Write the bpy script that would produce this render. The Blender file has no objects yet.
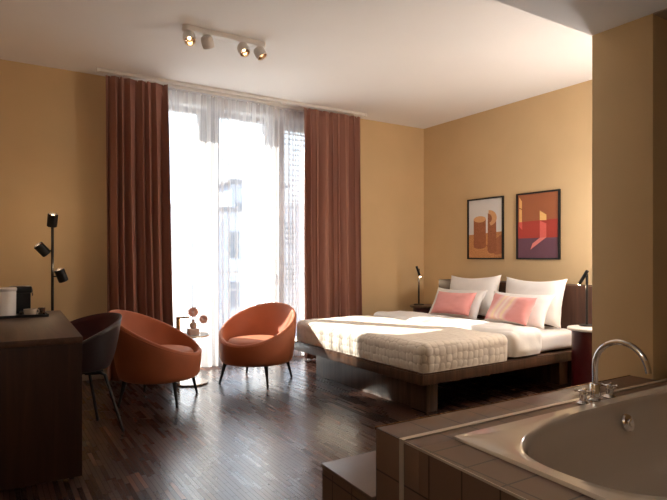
import bpy, bmesh, math, random
from mathutils import Vector, Matrix, noise
random.seed(7)
PI = math.pi
C = bpy.context.scene.collection

# ------------------------------------------------------------------ helpers
class MB:
    def __init__(s): s.bm = bmesh.new(); s.mi = 0
    def _tagf(s, faces):
        for f in faces: f.material_index = s.mi
    def box(s, lo, hi, bev=0.0, seg=2):
        t = bmesh.new(); bmesh.ops.create_cube(t, size=1)
        for v in t.verts:
            v.co = Vector([(lo[i] + hi[i]) / 2 + v.co[i] * (hi[i] - lo[i]) for i in range(3)])
        if bev: bmesh.ops.bevel(t, geom=t.edges[:] , offset=bev, segments=seg, affect='EDGES', profile=0.5)
        s.merge(t); return s
    def merge(s, t, M=None):
        mp = {}
        for v in t.verts: mp[v] = s.bm.verts.new(M @ v.co if M else v.co)
        for f in t.faces:
            try:
                nf = s.bm.faces.new([mp[v] for v in f.verts]); nf.material_index = s.mi
            except ValueError: pass
        t.free()
    def prism(s, poly, z0, z1, bev=0.0):
        t = bmesh.new()
        a = [t.verts.new((x, y, z0)) for x, y in poly]; b = [t.verts.new((x, y, z1)) for x, y in poly]
        n = len(poly)
        t.faces.new(a[::-1]); t.faces.new(b)
        for i in range(n): t.faces.new((a[i], a[(i + 1) % n], b[(i + 1) % n], b[i]))
        bmesh.ops.recalc_face_normals(t, faces=t.faces[:])
        if bev: bmesh.ops.bevel(t, geom=t.edges[:], offset=bev, segments=2, affect='EDGES', profile=0.5)
        s.merge(t); return s
    def tube(s, pts, r, n=12, closed=False, caps=True):
        pts = [Vector(p) for p in pts]; m = len(pts)
        rs = r if isinstance(r, (list, tuple)) else [r] * m
        d0 = (pts[1] - pts[0]).normalized()
        up = Vector((0, 0, 1)) if abs(d0.z) < .9 else Vector((1, 0, 0))
        u = d0.cross(up).normalized(); rings = []
        for i in range(m):
            if closed: d = (pts[(i + 1) % m] - pts[i - 1]).normalized()
            else: d = (pts[min(i + 1, m - 1)] - pts[max(i - 1, 0)]).normalized()
            u = (u - d * u.dot(d)).normalized(); w = d.cross(u)
            rings.append([s.bm.verts.new(pts[i] + (u * math.cos(2 * PI * k / n) + w * math.sin(2 * PI * k / n)) * rs[i]) for k in range(n)])
        F = []
        for i in range(m if closed else m - 1):
            a, b = rings[i], rings[(i + 1) % m]
            for k in range(n): F.append(s.bm.faces.new((a[k], a[(k + 1) % n], b[(k + 1) % n], b[k])))
        if caps and not closed:
            F.append(s.bm.faces.new(rings[0][::-1])); F.append(s.bm.faces.new(rings[-1]))
        s._tagf(F); return s
    def cyl(s, p0, p1, r, r1=None, n=24): return s.tube([p0, p1], [r, r if r1 is None else r1], n)
    def lathe(s, prof, n=32, c=(0, 0, 0), M=None):
        c = Vector(c); rings = []
        tf = (lambda v: M @ v) if M else (lambda v: v + c)
        for r, z in prof:
            if r < 1e-6: rings.append([s.bm.verts.new(tf(Vector((0, 0, z))))])
            else: rings.append([s.bm.verts.new(tf(Vector((r * math.cos(2 * PI * k / n), r * math.sin(2 * PI * k / n), z)))) for k in range(n)])
        F = []
        for a, b in zip(rings, rings[1:]):
            for k in range(n):
                k2 = (k + 1) % n
                q = [a[k % len(a)], a[k2 % len(a)], b[k2 % len(b)], b[k % len(b)]]
                q = list(dict.fromkeys(q))
                if len(q) > 2: F.append(s.bm.faces.new(q))
        s._tagf(F); return s
    def grid(s, fn, nu, nv, wrap=False):
        V = [[s.bm.verts.new(fn(i / (nu if wrap else nu - 1), j / (nv - 1))) for j in range(nv)] for i in range(nu)]
        F = []
        for i in range(nu if wrap else nu - 1):
            for j in range(nv - 1):
                a, b = V[i], V[(i + 1) % nu]
                F.append(s.bm.faces.new((a[j], b[j], b[j + 1], a[j + 1])))
        s._tagf(F); return V
    def poly(s, pts):
        f = s.bm.faces.new([s.bm.verts.new(p) for p in pts]); f.material_index = s.mi; return f
    def build(s, name, mat, parent=None, ang=35, fix=True, weld=False):
        if weld: bmesh.ops.remove_doubles(s.bm, verts=s.bm.verts[:], dist=1e-5)
        if fix: bmesh.ops.recalc_face_normals(s.bm, faces=s.bm.faces[:])
        me = bpy.data.meshes.new(name); s.bm.to_mesh(me); s.bm.free()
        for m in (mat if isinstance(mat, list) else [mat]): me.materials.append(m)
        me.polygons.foreach_set('use_smooth', [True] * len(me.polygons))
        me.set_sharp_from_angle(angle=math.radians(ang))
        o = bpy.data.objects.new(name, me); C.objects.link(o)
        if parent: o.parent = parent
        return o

def tag(o, label, cat, group=None):
    o['label'] = label; o['category'] = cat
    if group: o['group'] = group
    return o
def thing(name, label, cat, loc=(0, 0, 0), rz=0, group=None):
    o = bpy.data.objects.new(name, None); C.objects.link(o)
    o.empty_display_size = .1; o.location = loc; o.rotation_euler = (0, 0, rz)
    return tag(o, label, cat, group)
def struct(o): o['kind'] = 'structure'; return o
def sbox(name, lo, hi, mat, bev=0): return struct(MB().box(lo, hi, bev).build(name, mat))
def kids(o): return [c for c in bpy.data.objects if c.parent == o]
def copy_tree(o, parent=None):
    c = o.copy(); C.objects.link(c)
    if parent: c.parent = parent
    for ch in kids(o): copy_tree(ch, c)
    return c
def pt_light(name, loc, power, col, r=.02, parent=None):
    l = bpy.data.lights.new(name, 'POINT'); l.energy = power; l.color = col; l.shadow_soft_size = r
    o = bpy.data.objects.new(name, l); C.objects.link(o); o.location = loc
    if parent: o.parent = parent
    return o

# ------------------------------------------------------------------ materials
class NT:
    def __init__(s, name):
        s.m = bpy.data.materials.new(name); s.m.use_nodes = True
        s.t = s.m.node_tree; s.p = s.t.nodes['Principled BSDF']; s.out = s.t.nodes['Material Output']
    def n(s, typ, **kw):
        nd = s.t.nodes.new(typ)
        for k, v in kw.items():
            if k.startswith('i_'): nd.inputs[k[2:].replace('_', ' ')].default_value = v
            else: setattr(nd, k, v)
        return nd
    def l(s, a, b): s.t.links.new(a, b)
    def math(s, op, a, b=None, c=None):
        nd = s.n('ShaderNodeMath', operation=op)
        for i, x in enumerate((a, b, c)):
            if x is None: continue
            if isinstance(x, (int, float)): nd.inputs[i].default_value = x
            else: s.l(x, nd.inputs[i])
        return nd.outputs[0]
    def ramp(s, fac, stops, interp='LINEAR'):
        nd = s.n('ShaderNodeValToRGB'); nd.color_ramp.interpolation = interp
        e = nd.color_ramp.elements
        while len(e) < len(stops): e.new(.5)
        for k, (p, c) in enumerate(stops): e[k].position = p; e[k].color = (*c, 1)
        s.l(fac, nd.inputs[0]); return nd.outputs[0]
    def bump(s, h, strength=.3, dist=.01):
        b = s.n('ShaderNodeBump', i_Strength=strength, i_Distance=dist); s.l(h, b.inputs['Height']); s.l(b.outputs[0], s.p.inputs['Normal'])
def setp(p, col=None, rough=.5, metal=0, spec=.5, sheen=0, coat=0):
    if col: p.inputs['Base Color'].default_value = (*col, 1)
    p.inputs['Roughness'].default_value = rough; p.inputs['Metallic'].default_value = metal
    p.inputs['Specular IOR Level'].default_value = spec
    p.inputs['Sheen Weight'].default_value = sheen; p.inputs['Coat Weight'].default_value = coat
def simple(name, col, rough=.5, metal=0, var=.06, scale=8, spec=.5, sheen=0, bump=0, bscale=200, coat=0):
    """plain material with faint procedural variation of colour and surface"""
    k = NT(name); setp(k.p, col, rough, metal, spec, sheen, coat)
    tc = k.n('ShaderNodeTexCoord'); nz = k.n('ShaderNodeTexNoise', i_Scale=scale, i_Detail=4.0); k.l(tc.outputs['Object'], nz.inputs['Vector'])
    lo = tuple(c * (1 - var) for c in col); hi = tuple(min(1, c * (1 + var)) for c in col)
    k.l(k.ramp(nz.outputs['Fac'], [(.3, lo), (.7, hi)]), k.p.inputs['Base Color'])
    if bump:
        n2 = k.n('ShaderNodeTexNoise', i_Scale=bscale, i_Detail=3.0); k.l(tc.outputs['Object'], n2.inputs['Vector']); k.bump(n2.outputs['Fac'], bump, .004)
    return k.m
def wood(name, dark, light, axis='Z', rough=.4, spec=.4, sc=1.0):
    k = NT(name); setp(k.p, dark, rough, 0, spec)
    tc = k.n('ShaderNodeTexCoord'); mp = k.n('ShaderNodeMapping')
    s = [26 * sc, 26 * sc, 26 * sc]; s['XYZ'.index(axis)] = 1.6 * sc
    mp.inputs['Scale'].default_value = s; k.l(tc.outputs['Object'], mp.inputs['Vector'])
    nz = k.n('ShaderNodeTexNoise', i_Scale=1.0, i_Detail=7.0, i_Roughness=.6, i_Distortion=.8); k.l(mp.outputs[0], nz.inputs['Vector'])
    k.l(k.ramp(nz.outputs['Fac'], [(.3, dark), (.55, tuple((a + b) / 2 for a, b in zip(dark, light))), (.75, light)]), k.p.inputs['Base Color'])
    k.bump(nz.outputs['Fac'], .12, .002)
    return k.m
def emis(name, col, st):
    k = NT(name); e = k.n('ShaderNodeEmission', i_Strength=st); e.inputs[0].default_value = (*col, 1); k.l(e.outputs[0], k.out.inputs[0]); return k.m

M = {}
M['wall'] = simple('ochre_paint', (.64, .462, .26), .75, var=.025, scale=3, spec=.25, bump=.08, bscale=260)
M['ceil'] = simple('white_ceiling_paint', (.84, .83, .83), .85, var=.01, scale=2, spec=.2, bump=.05)
M['ceil_shade'] = simple('ceiling_shade_tone', (.42, .34, .29), .8, var=.02, scale=2, spec=.2)  # darker brown stands for the shade on the bathroom ceiling
M['rail'] = simple('rail_white', (.78, .75, .71), .5)
M['trim'] = simple('cream_trim_paint', (.62, .52, .42), .45)
M['frame_white'] = simple('window_frame_grey', (.50, .50, .53), .4)
M['walnut'] = wood('walnut_bed', (.040, .019, .011), (.135, .070, .042), 'Z', .38)
M['walnut_h'] = wood('walnut_rail', (.040, .019, .011), (.125, .062, .036), 'Z', .36)
M['walnut_head'] = wood('walnut_headboard', (.035, .015, .009), (.085, .036, .022), 'Z', .45)
M['desk'] = wood('desk_walnut', (.018, .006, .003), (.045, .016, .007), 'Z', .5, .3, sc=.7)
M['desk_top'] = wood('desk_walnut_top', (.045, .020, .011), (.10, .045, .024), 'Y', .5, sc=.8)
M['black'] = simple('black_metal', (.012, .011, .011), .4, .3)
M['blackp'] = simple('black_plastic', (.01, .01, .012), .3)
M['chrome'] = simple('chrome', (.82, .80, .78), .06, 1, var=.01)
M['gold'] = simple('brass', (.55, .33, .16), .25, 1)
M['rust'] = simple('rust_velvet', (.39, .098, .034), .6, var=.10, scale=5, sheen=.55, bump=.1, bscale=300)
M['rust2'] = simple('rust_velvet_seat', (.36, .088, .031), .64, var=.10, scale=6, sheen=.5, bump=.1, bscale=300)
for q in ('rust', 'rust2'): M[q].node_tree.nodes['Principled BSDF'].inputs['Sheen Tint'].default_value = (1, .55, .35, 1)
M['aubergine'] = simple('aubergine_shell', (.022, .012, .014), .42)
M['burgundy'] = simple('burgundy_upholstery', (.06, .007, .010), .8, sheen=.2)
M['maroon'] = simple('maroon_lacquer', (.055, .003, .005), .35)
M['stone'] = simple('pale_stone_top', (.72, .66, .60), .3, var=.05, scale=12)
M['linen'] = simple('white_linen', (.80, .775, .75), .85, var=.01, sheen=.1, bump=.15, bscale=60)
M['sheet'] = simple('white_sheet', (.78, .72, .68), .85, var=.01, bump=.1, bscale=40)
M['pink'] = simple('pink_cotton', (.73, .31, .29), .85, var=.03, sheen=.2, bump=.15, bscale=150)
M['tub'] = simple('beige_enamel', (.62, .55, .48), .14, var=.01, coat=.4)
M['strip'] = simple('satin_metal_strip', (.60, .54, .47), .3, .5)
M['white_metal'] = simple('white_metal', (.74, .70, .66), .4)
M['ceramic'] = simple('white_ceramic', (.74, .71, .68), .25)
M['lens'] = emis('lamp_glow', (1, .62, .30), 5)
M['lens2'] = emis('lamp_glow_soft', (1, .68, .42), 9)
M['reflector'] = simple('lamp_reflector', (.5, .4, .34), .15, .9)
M['blind'] = simple('grey_blind', (.62, .63, .66), .5)

# glass panes
def glass(name, tint=(.94, .97, .98), gl=.07):
    k = NT(name); a = k.n('ShaderNodeBsdfTransparent'); a.inputs[0].default_value = (*tint, 1)
    b = k.n('ShaderNodeBsdfGlossy', i_Roughness=.02); mx = k.n('ShaderNodeMixShader'); lw = k.n('ShaderNodeLayerWeight', i_Blend=.25)
    k.l(k.math('MULTIPLY_ADD', lw.outputs['Fresnel'], .6, gl * .5), mx.inputs[0]); k.l(a.outputs[0], mx.inputs[1]); k.l(b.outputs[0], mx.inputs[2]); k.l(mx.outputs[0], k.out.inputs[0]); return k.m
M['glass'] = glass('pane_glass')
M['glass_table'] = glass('tinted_table_glass', (.62, .58, .54), .35)

# sheer voile: woven threads let part of the light straight through and scatter the rest
k = NT('white_voile')
tr = k.n('ShaderNodeBsdfTransparent'); tr.inputs[0].default_value = (.97, .98, 1, 1)
tl = k.n('ShaderNodeBsdfTranslucent'); tl.inputs[0].default_value = (.88, .88, .90, 1)
df = k.n('ShaderNodeBsdfDiffuse'); df.inputs[0].default_value = (.86, .86, .88, 1)
m1 = k.n('ShaderNodeMixShader'); m1.inputs[0].default_value = .45; k.l(tl.outputs[0], m1.inputs[1]); k.l(df.outputs[0], m1.inputs[2])
lw = k.n('ShaderNodeLayerWeight', i_Blend=.5)
tcx = k.n('ShaderNodeTexCoord'); mpx = k.n('ShaderNodeMapping'); mpx.inputs['Scale'].default_value = (55, 3, .6); k.l(tcx.outputs['Object'], mpx.inputs[0])
nzx = k.n('ShaderNodeTexNoise', i_Scale=1.0, i_Detail=3.0); k.l(mpx.outputs[0], nzx.inputs['Vector'])
f = k.math('MULTIPLY_ADD', lw.outputs['Facing'], .75, .30)
f = k.math('ADD', f, k.math('MULTIPLY', k.math('SUBTRACT', nzx.outputs['Fac'], .5), .35))
f = k.math('MINIMUM', k.math('MAXIMUM', f, .15), .95)
m2 = k.n('ShaderNodeMixShader'); k.l(f, m2.inputs[0]); k.l(tr.outputs[0], m2.inputs[1]); k.l(m1.outputs[0], m2.inputs[2]); k.l(m2.outputs[0], k.out.inputs[0])
M['voile'] = k.m

# heavy drapes with a vertical weave
k = NT('terracotta_drape'); setp(k.p, (.25, .10, .07), .7, 0, .3, .35)
k.p.inputs['Sheen Tint'].default_value = (1, .65, .5, 1)
tcx = k.n('ShaderNodeTexCoord'); mpx = k.n('ShaderNodeMapping'); mpx.inputs['Scale'].default_value = (30, 30, .7); k.l(tcx.outputs['Object'], mpx.inputs[0])
nzx = k.n('ShaderNodeTexNoise', i_Scale=1.0, i_Detail=4.0); k.l(mpx.outputs[0], nzx.inputs['Vector'])
k.l(k.ramp(nzx.outputs['Fac'], [(.3, (.265, .118, .088)), (.7, (.295, .134, .10))]), k.p.inputs['Base Color'])
M['drape'] = k.m

# parquet of narrow strips
k = NT('dark_strip_parquet'); setp(k.p, rough=.3, spec=.9, coat=.5); k.p.inputs['Coat Roughness'].default_value = .22
g = k.n('ShaderNodeNewGeometry'); sp = k.n('ShaderNodeSeparateXYZ'); k.l(g.outputs['Position'], sp.inputs[0])
SW, SL = .024, .24
row = k.math('FLOOR', k.math('DIVIDE', sp.outputs[0], SW))
wn = k.n('ShaderNodeTexWhiteNoise', noise_dimensions='1D'); k.l(row, wn.inputs['W'])
yy = k.math('ADD', k.math('DIVIDE', sp.outputs[1], SL), k.math('MULTIPLY', wn.outputs['Value'], .9))
col = k.math('FLOOR', yy)
cb = k.n('ShaderNodeCombineXYZ'); k.l(row, cb.inputs[0]); k.l(col, cb.inputs[1])
w2 = k.n('ShaderNodeTexWhiteNoise', noise_dimensions='3D'); k.l(cb.outputs[0], w2.inputs['Vector'])
base = k.ramp(w2.outputs['Value'], [(0, (.020, .008, .005)), (.45, (.036, .014, .009)), (.85, (.058, .023, .013)), (.97, (.085, .034, .018)), (1, (.20, .075, .03))])
gx = k.math('FRACT', k.math('DIVIDE', sp.outputs[0], SW)); gy = k.math('FRACT', yy)
gap = k.math('MAXIMUM', k.math('LESS_THAN', gx, .085), k.math('LESS_THAN', gy, .012))
mp = k.n('ShaderNodeMapping'); mp.inputs['Scale'].default_value = (90, 6, 1); k.l(g.outputs['Position'], mp.inputs[0])
nz = k.n('ShaderNodeTexNoise', i_Scale=1.0, i_Detail=5.0); k.l(mp.outputs[0], nz.inputs['Vector'])
mx = k.n('ShaderNodeMix', data_type='RGBA', blend_type='MULTIPLY'); mx.inputs[0].default_value = .7; k.l(base, mx.inputs[6]); k.l(k.ramp(nz.outputs['Fac'], [(.3, (.55, .55, .55)), (.7, (1.2, 1.2, 1.2))]), mx.inputs[7])
m3 = k.n('ShaderNodeMix', data_type='RGBA'); k.l(gap, m3.inputs[0]); k.l(mx.outputs[2], m3.inputs[6]); m3.inputs[7].default_value = (.012, .006, .005, 1)
k.l(m3.outputs[2], k.p.inputs['Base Color'])
nr = k.n('ShaderNodeTexNoise', i_Scale=2.2, i_Detail=3.0); k.l(g.outputs['Position'], nr.inputs['Vector'])
k.l(k.math('ADD', k.math('ADD', k.math('MULTIPLY_ADD', nr.outputs['Fac'], .14, .17), k.math('MULTIPLY', w2.outputs['Value'], .09)), k.math('MULTIPLY', gap, .2)), k.p.inputs['Roughness'])
k.l(k.math('MULTIPLY_ADD', gap, -.5, .95), k.p.inputs['Specular IOR Level'])
hh = k.math('SUBTRACT', k.math('ADD', k.math('MULTIPLY', nz.outputs['Fac'], .3), k.math('MULTIPLY', w2.outputs['Value'], .5)), gap)
k.bump(hh, .14, .0012)
M['floor'] = k.m

# brown tiles, joints in the two directions of each face
def tiles(name, c1, c2, joint, o, p):
    k = NT(name); setp(k.p, rough=.33, spec=.5)
    g = k.n('ShaderNodeNewGeometry'); sp = k.n('ShaderNodeSeparateXYZ'); sn = k.n('ShaderNodeSeparateXYZ')
    k.l(g.outputs['Position'], sp.inputs[0]); k.l(g.outputs['True Normal'], sn.inputs[0])
    tot = None; ids = k.n('ShaderNodeCombineXYZ')
    for i in range(3):
        q = k.math('DIVIDE', k.math('SUBTRACT', sp.outputs[i], o[i]), p)
        fr = k.math('PINGPONG', q, .5)
        mk = k.math('MULTIPLY', k.math('LESS_THAN', fr, .02), k.math('LESS_THAN', k.math('ABSOLUTE', sn.outputs[i]), .5))
        k.l(k.math('FLOOR', q), ids.inputs[i])
        tot = mk if tot is None else k.math('MAXIMUM', tot, mk)
    w = k.n('ShaderNodeTexWhiteNoise', noise_dimensions='3D'); k.l(ids.outputs[0], w.inputs['Vector'])
    base = k.ramp(w.outputs['Value'], [(0, c1), (1, c2)])
    m3 = k.n('ShaderNodeMix', data_type='RGBA'); k.l(tot, m3.inputs[0]); k.l(base, m3.inputs[6]); m3.inputs[7].default_value = (*joint, 1)
    k.l(m3.outputs[2], k.p.inputs['Base Color']); k.bump(k.math('SUBTRACT', 1, tot), .3, .001)
    return k.m
M['tile'] = tiles('brown_tile', (.135, .080, .056), (.150, .090, .064), (.018, .010, .007), (1.24, 1.509, .52), .154)
M['tile_step'] = simple('brown_step_slab', (.12, .075, .055), .35)

# quilt with a pebble stitch
k = NT('cream_pebble_quilt'); setp(k.p, (.70, .62, .53), .85, 0, .3, .1)
tcx = k.n('ShaderNodeTexCoord'); mpx = k.n('ShaderNodeMapping'); mpx.inputs['Scale'].default_value = (17, 25, 17); k.l(tcx.outputs['Object'], mpx.inputs[0])
vo = k.n('ShaderNodeTexVoronoi', feature='F1', i_Scale=1.0, i_Randomness=.38); k.l(mpx.outputs[0], vo.inputs['Vector'])
h = k.math('SUBTRACT', 1.0, k.math('POWER', k.math('MINIMUM', k.math('MULTIPLY', vo.outputs['Distance'], 1.45), 1.0), 3.0))
k.l(k.ramp(h, [(0, (.60, .52, .44)), (.35, (.70, .625, .54)), (1, (.74, .665, .575))]), k.p.inputs['Base Color']); k.bump(h, .6, .007)
M['quilt'] = k.m
# pink cushion with pale curved stripes
k = NT('pink_striped_cotton'); setp(k.p, rough=.85, sheen=.2)
tcx = k.n('ShaderNodeTexCoord'); sp = k.n('ShaderNodeSeparateXYZ'); k.l(tcx.outputs['Object'], sp.inputs[0])
xx = k.math('ADD', sp.outputs[0], k.math('MULTIPLY', k.math('POWER', k.math('ADD', sp.outputs[1], .2), 2.0), 0.9))
xx = k.math('SUBTRACT', xx, k.math('MULTIPLY', sp.outputs[1], .75))
PK, CR, LP = (.73, .31, .29), (.85, .66, .42), (.80, .52, .50)
k.l(k.ramp(k.math('MULTIPLY_ADD', xx, 1.6, .5), [(0, PK), (.30, PK), (.36, LP), (.42, CR), (.46, LP), (.50, (.86, .72, .62)), (.54, LP), (.60, CR), (.64, LP), (.70, PK)]), k.p.inputs['Base Color'])
M['pink_stripe'] = k.m

# ------------------------------------------------------------------ the setting
XL, XR, YW, YR, ZC, ZB = -.45, 5.01, 5.64, -1.6, 2.90, 2.443
XP, YP0, YP1 = 2.96, 1.545, 1.89
WX0, WX1, WZ = 1.30, 3.42, 2.76
sbox('floor', (XL - .2, YR - .2, -.1), (XR + .2, YW + .4, 0), M['floor'])
sbox('ceiling', (XL - .2, YP1, ZC), (XR + .2, YW + .4, ZC + .1), M['ceil'])
sbox('ceiling_soffit', (XL - .2, YR - .2, ZB), (XR + .2, YP1, ZC + .1), M['ceil'])
sbox('ceiling_shade_panel', (XP, YR, ZB - .006), (XR, YP0, ZB), M['ceil_shade'])  # thin panel with the ceiling's shade put into its colour
wm = MB()
wm.box((XL - .2, YW, 0), (WX0, YW + .36, ZC)); wm.box((WX1, YW, 0), (XR + .2, YW + .36, ZC)); wm.box((WX0, YW, WZ), (WX1, YW + .36, ZC))
struct(wm.build('wall_window', M['wall']))
sbox('wall_right', (XR, YR - .2, 0), (XR + .2, YW, ZC), M['wall'])
sbox('wall_left', (XL - .2, YR - .2, 0), (XL, YW, ZC), M['wall'])
sbox('wall_back', (XL, YR - .2, 0), (XR, YR, ZC), M['wall'])
sbox('wall_partition', (XP, YP0, 0), (XR, YP1, ZB), M['wall'], .004)
bb = MB().box((XL, YW - .014, 0), (WX0, YW, .085), .003).box((WX1, YW - .014, 0), (XR, YW, .085), .003)
struct(bb.build('baseboard_window', M['trim']))
sbox('baseboard_right', (XR - .014, YP1, 0), (XR, YW - .014, .085), M['trim'], .003)

# the tall window
YG = 5.80
wf = MB()
wf.box((WX0, YG - .04, 0), (WX0 + .07, YG + .04, WZ), .004).box((WX1 - .07, YG - .04, 0), (WX1, YG + .04, WZ), .004)
wf.box((WX0 + .07, YG - .04, WZ - .06), (WX1 - .07, YG + .04, WZ), .004).box((WX0 + .07, YG - .04, 0), (WX1 - .07, YG + .04, .05), .004)
MUL = [(1.93, 2.165), (2.70, 2.96)]
for a, b in MUL:
    wf.box((a, YG - .035, .05), (a + .095, YG + .035, WZ - .06), .006); wf.box((b - .095, YG - .035, .05), (b, YG + .035, WZ - .06), .006)
    wf.box((a + .095, YG - .045, .05), (b - .095, YG + .045, WZ - .06), .003)
xs = [WX0 + .07, MUL[0][0], MUL[0][1], MUL[1][0], MUL[1][1], WX1 - .07]
for i in (0, 2, 4):
    wf.box((xs[i], YG - .03, .05), (xs[i + 1], YG + .03, .13), .004)
win = struct(wf.build('window_1', M['frame_white']))
for i in (0, 2, 4):
    MB().box((xs[i], YG - .004, .13), (xs[i + 1], YG + .004, WZ - .06)).build('pane', M['glass'], win)
for x in (2.155 - .045, 2.715):
    MB().cyl((x, YG - .036, 1.05), (x, YG - .075, 1.05), .009, n=12).box((x - .01, YG - .09, .95), (x + .01, YG - .074, 1.07), .004).build('handle', M['white_metal'], win)
sl = MB()
for i in range(36):
    z = 2.66 - i * .062
    t = bmesh.new(); bmesh.ops.create_cube(t, size=1)
    bmesh.ops.scale(t, vec=(.42, .055, .003), verts=t.verts); bmesh.ops.rotate(t, verts=t.verts, cent=(0, 0, 0), matrix=Matrix.Rotation(math.radians(38), 3, 'X'))
    bmesh.ops.translate(t, verts=t.verts, vec=(3.19, 5.93, z)); sl.merge(t)
bl = thing('venetian_blind', 'grey outside venetian blind half covering the window pane beside the bed', 'blind', (0, 0, 0))
sl.build('slats', M['blind'], bl)
for x in (3.03, 3.11, 3.19, 3.27, 3.35): MB().box((x - .006, 5.927, .43), (x + .006, 5.933, 2.70)).build('ladder_tape', M['blind'], bl)
MB().box((2.97, 5.90, 2.69), (3.40, 5.96, 2.755), .004).build('head_rail', M['blind'], bl)

rv = MB().box((WX0, YW - .006, WZ), (WX1, YW - .0005, ZC - .001)).box((WX0, YW - .006, WZ - .006), (WX1, YG - .041, WZ - .0005))
rv.box((WX0 + .0005, YW - .006, 0), (WX0 + .006, YG - .041, WZ - .0065)).box((WX1 - .006, YW - .006, 0), (WX1 - .0005, YG - .041, WZ - .0065))
struct(rv.build('trim_1', simple('white_reveal_paint', (.72, .72, .75), .6)))
# balcony and the street outside
sbox('floor_balcony', (.4, YW + .36, -.14), (4.6, 7.15, -.02), simple('balcony_concrete', (.78, .74, .68), .8))
rl = thing('balcony_railing', 'thin grey metal balcony railing outside the tall window', 'railing', (0, 7.0, -.02))
dm = simple('railing_grey', (.22, .22, .24), .5, .4)
MB().tube([(.5, 0, .98), (4.5, 0, .98)], .02, 10).build('top_rail', dm, rl)
for z in (.74, .50, .26): MB().tube([(.5, 0, z), (4.5, 0, z)], .007, 8).build('cable', dm, rl)
for x in (.5, 1.5, 2.5, 3.5, 4.5): MB().box((x - .018, -.018, 0), (x + .018, .018, .97)).build('post', dm, rl)
sbox('ground_street', (-60, 7.3, -9.2), (120, 120, -9), simple('street_grey', (.55, .53, .50), .9))
def building(name, label, x0, x1, y0, y1, z1, col, roof=0, nx=6, nz=5):
    b = thing(name, label, 'building', ((x0 + x1) / 2, y0, -9)); w = x1 - x0; d = y1 - y0; h = z1 + 9
    MB().box((-w / 2, 0, 0), (w / 2, d, h)).build('facade', simple(name + '_plaster', col, .85, var=.05, scale=1), b)
    if roof:
        MB().box((-w / 2 - .3, -.3, h), (w / 2 + .3, d + .3, h + roof), .05).build('roof', simple(name + '_roof', (.16, .15, .16), .8), b)
    gm = simple(name + '_glass', (.10, .12, .15), .2)
    for i in range(nx):
        for j in range(nz):
            x = -w / 2 + w * (i + .5) / nx; z = h - 2.0 - j * 3.0
            if z < 1: continue
            MB().box((x - w / nx * .25, -.04, z - .8), (x + w / nx * .25, .03, z + .8)).build('window', gm, b)
    return b
building('apartment_building', 'pale grey apartment house across the street, lower of the three roofs', 5.5, 13.2, 31, 40, 3.9, (.42, .44, .50), .25)
building('apartment_building', 'tall grey-blue house block across the street seen behind the middle pane', 13.6, 17.5, 34, 42, 6.0, (.36, .39, .46), .3, 3, 5)
building('apartment_building', 'cream-grey house across the street behind the venetian blind', 18.2, 27, 36, 45, 4.9, (.48, .48, .52), .25)

# ------------------------------------------------------------------ curtains
rail = thing('curtain_rail', 'cream double curtain rail running along the ceiling above the window', 'curtain rail', (0, 0, 0))
MB().box((.88, 5.405, ZC - .030), (3.87, 5.435, ZC), .003).build('front_track', M['rail'], rail)
MB().box((1.35, 5.530, ZC - .030), (2.8, 5.560, ZC), .003).build('rear_track', M['rail'], rail)
MB().box((2.5, 5.588, ZC - .030), (3.6, 5.616, ZC), .003).build('rear_track', M['rail'], rail)
for x in (.867, 3.883): MB().box((x - .012, 5.40, ZC - .04), (x + .012, 5.44, ZC), .004).build('end_cap', M['rail'], rail)
def cloth(name, label, x0, x1, Y, z0, z1, nf, amp, seed, mat, thick, group, hooks=0, xb=(0, 0), omega=.25, nu=340, cat='curtain', gather=None, warp=.012):
    rnd = random.Random(seed); ph = [rnd.uniform(-.5, .5) for _ in range(40)]; am = [rnd.uniform(.55, 1.25) for _ in range(60)]
    w0 = x1 - x0
    def fn(u, v):
        z = z1 + (z0 - z1) * v
        uu = u + warp * math.sin(2 * PI * u * 2.3 + seed) + .006 * math.sin(2 * PI * u * 5.1 + seed * 2)
        uu += .008 * v * math.sin(2 * PI * u * 3 + seed * 3 + v * 1.2)
        if gather: uu = gather(uu)
        f = uu * nf; k = int(max(0, f)) % 50; fr = f - math.floor(f)
        a = am[k] * (1 - fr) + am[k + 1] * fr
        e = (.45 + .55 * min(1, v * 5)) * (1 + .25 * v)
        th = 2 * PI * f + .5 * math.sin(2 * PI * v * .7 + ph[k % 30])* v
        y = Y + amp * a * e * math.sin(th) + .25 * amp * math.sin(2.7 * th + seed) * v
        x = x0 + xb[0] * v + (w0 + (xb[1] - xb[0]) * v) * u + omega * (w0 / nf) * math.sin(2 * th) * .4
        return Vector((x, y, z))
    mb = MB(); mb.grid(fn, nu, 34)
    o = mb.build(name, mat, None, 180, fix=False)
    if thick:
        s = o.modifiers.new('t', 'SOLIDIFY'); s.thickness = thick; s.offset = 0
    tag(o, label, cat, group)
    for i in range(hooks):
        x = x0 + w0 * (i + .5) / hooks
        MB().tube([(x, Y, z1 - .012), (x, Y - .008, z1 - .002), (x, Y, z1 + .010)], .004, 8).build('hook', M['white_metal'], o)
    return o
cloth('drape', 'heavy terracotta drape gathered at the side of the window nearer the desk', .935, 1.50, 5.42, .012, ZC - .052, 7, .048, 3, M['drape'], .005, 'terracotta drapes', 7, (.02, .05), warp=.03)
cloth('drape', 'heavy terracotta drape gathered at the side of the window nearer the bed', 3.03, 3.80, 5.42, .012, ZC - .052, 8, .046, 5, M['drape'], .005, 'terracotta drapes', 8, (0, .03), warp=.026)
cloth('sheer_curtain', 'wide white sheer curtain behind the two armchairs', 1.43, 2.72, 5.545, .02, ZC - .050, 15, .018, 11, M['voile'], 0, 'white sheer curtains', 10, omega=.3)
cloth('sheer_curtain', 'narrow white sheer curtain beside the bed-side terracotta drape', 2.62, 3.18, 5.602, .02, ZC - .050, 9, .0145, 17, M['voile'], 0, 'white sheer curtains', 6, omega=.3)

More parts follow.
